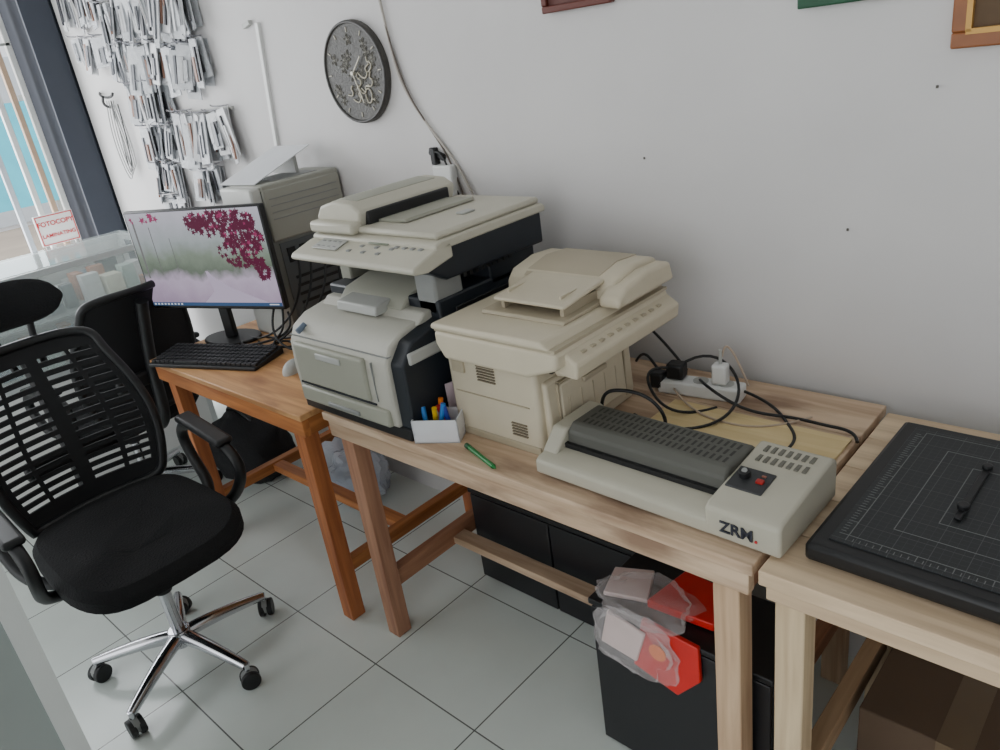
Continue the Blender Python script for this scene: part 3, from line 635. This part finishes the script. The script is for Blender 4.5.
# ---------------- items under tables
def cabinet(name,x0,x1,y0,y1,h,doors=2):
    e=empty(name); blk=mat('cabinet_black',(20,20,23),.5)
    box('carcass',x0,x1,y0+.012,y1,0,h-.015,blk,e,.003); box('top',x0-.004,x1+.004,y0-.002,y1,h-.015,h,blk,e,.003)
    w=(x1-x0)/doors
    for i in range(doors): box('door_%d'%i,x0+i*w+.003,x0+(i+1)*w-.003,y0,y0+.012,.01,h-.02,mat('door_black',(27,27,31),.4),e,.002)
cabinet('black_storage_box',-1.56,-.93,1.32,1.595,.34,2)
cabinet('black_drawer_unit',-.88,-.46,1.035,1.235,.43,1)
bg=empty('plastic_bag_of_packs',(-.755,1.075,.432))
redm=mat('pack_bright_red',(206,34,28),.35,var=.2,scale=12)
prism('red_pack_a',[(0,0),(.15,.01),(.16,.12),(.02,.13)],2,.002,.022,redm,bg,.003)
o=prism('red_pack_b',[(0,0),(.11,-.01),(.15,.06),(.13,.14),(.0,.13)],1,-.060,-.048,redm,bg,.003); o.location=(-.005,0,-.115); o.rotation_euler=(math.radians(-4),math.radians(10),0)
o=prism('white_pack',[(0,0),(.09,.02),(.085,.11),(-.01,.10)],1,-.064,-.056,mat('pack_offwhite',(222,200,196),.4,var=.25),bg,.003); o.location=(-.085,0,-.085); o.rotation_euler=(0,math.radians(20),0)
o=prism('white_pack_top',[(0,0),(.1,.0),(.09,.1),(.0,.09)],2,.002,.014,MC['pack_offwhite'],bg,.003); o.location=(-.10,-.02,0); o.rotation_euler=(0,0,.3)
cyl('yellow_emblem',(.06,-.0625,-.045),(.06,-.060,-.045),.02,mat('emblem_yellow',(235,120,40),.4),bg)
pm=mat('clear_plastic',(235,228,228),.12,var=.05,alpha=.2,bump=.8,scale=10)
blob('bag_film',(.0,.0,.022),(.11,.07,.026),pm,bg,.35,3)
blob('bag_drape',(.0,-.062,-.06),(.095,.010,.085),pm,bg,.4,8)
cb=empty('cardboard_box'); crd=mat('cardboard',(92,74,58),.8)
box('carton',-.36,-.02,1.22,1.5,0,.26,crd,cb,.003); box('tape',-.22,-.16,1.219,1.5,.0,.2605,mat('packing_tape',(110,92,70),.3),cb,0)
wd=empty('scrap_wood'); box('plank_a',-.35,.1,1.02,1.08,0,.02,woodMy,wd,.002); box('plank_b',-.3,.2,1.12,1.16,0,.04,woodMl,wd,.002); box('plank_c',-.30,.05,1.04,1.08,.02,.05,woodMy,wd,.002,rot=(0,0,3))
db=empty('black_duffel_bag',(-2.93,1.3,.0)); blob('bag',(0,0,.13),(.22,.15,.16),fabric,db,.15,2); tube('handle',[(-.12,0,.25),(-.08,-.02,.34),(.06,-.02,.34),(.1,0,.25)],.01,black,db)
pb=empty('clear_plastic_bag',(-2.36,1.43,0)); blob('film',(0,0,.10),(.17,.11,.13),mat('bag_bluewhite',(210,218,230),.25,alpha=.6,bump=.8),pb,.4,5); blob('content',(0,0,.07),(.12,.08,.08),mat('bag_content',(140,150,170),.6,var=.4),pb,.3,6)

# ---------------- ceiling tube lamp, out of view, added to light the room
lp=empty('added_tube_lamp',(-1.2,-.4,2.9)); box('housing',-.6,.6,-.05,.05,-.05,0,white,lp,.005)
tmt=mat('tube_glow',(255,250,240),.5,emit=3); cyl('tube',(-.57,0,-.07),(.57,0,-.07),.015,tmt,lp); boxes('holders',[(-.6,-.57,-.02,.02,-.09,-.05),(.57,.6,-.02,.02,-.09,-.05)],white,lp)

# ---------------- camera / world / light
R=((0.7342960966628299,0.6650902819043297,-0.13588288833459178),(-0.1760319735777396,0.3798865226956068,0.908129381835301),(0.6556081045137087,-0.6429161273375085,0.39602634572119394))
cam=bpy.data.cameras.new('camera'); co=bpy.data.objects.new('camera',cam); COL.objects.link(co)
m4=Matrix.Identity(4)
for j in range(3):
    for i in range(3): m4[i][j]=R[j][i]
m4.translation=Vector((0,0,1.58)); co.matrix_world=m4
cam.sensor_width=36; cam.lens=27.46; cam.clip_start=.02; bpy.context.scene.camera=co
w=bpy.data.worlds.new('sky'); bpy.context.scene.world=w; w.use_nodes=True
bgd=w.node_tree.nodes['Background']; bgd.inputs[0].default_value=(.94,.97,1,1); bgd.inputs[1].default_value=1.9
def area(name,loc,rot,sx,sy,e,c_):
    l=bpy.data.lights.new(name,'AREA'); l.shape='RECTANGLE'; l.size=sx; l.size_y=sy; l.energy=e; l.color=c_
    o=bpy.data.objects.new(name,l); o.location=loc; o.rotation_euler=[math.radians(a) for a in rot]; COL.objects.link(o)
area('daylight_doorway',(-4.75,.2,1.3),(0,-90,0),2.2,2.2,105,(.94,.97,1))
area('daylight_shopfront',(-1,-3.3,1.6),(90,0,0),4.5,2.4,25,(1,.99,.98))
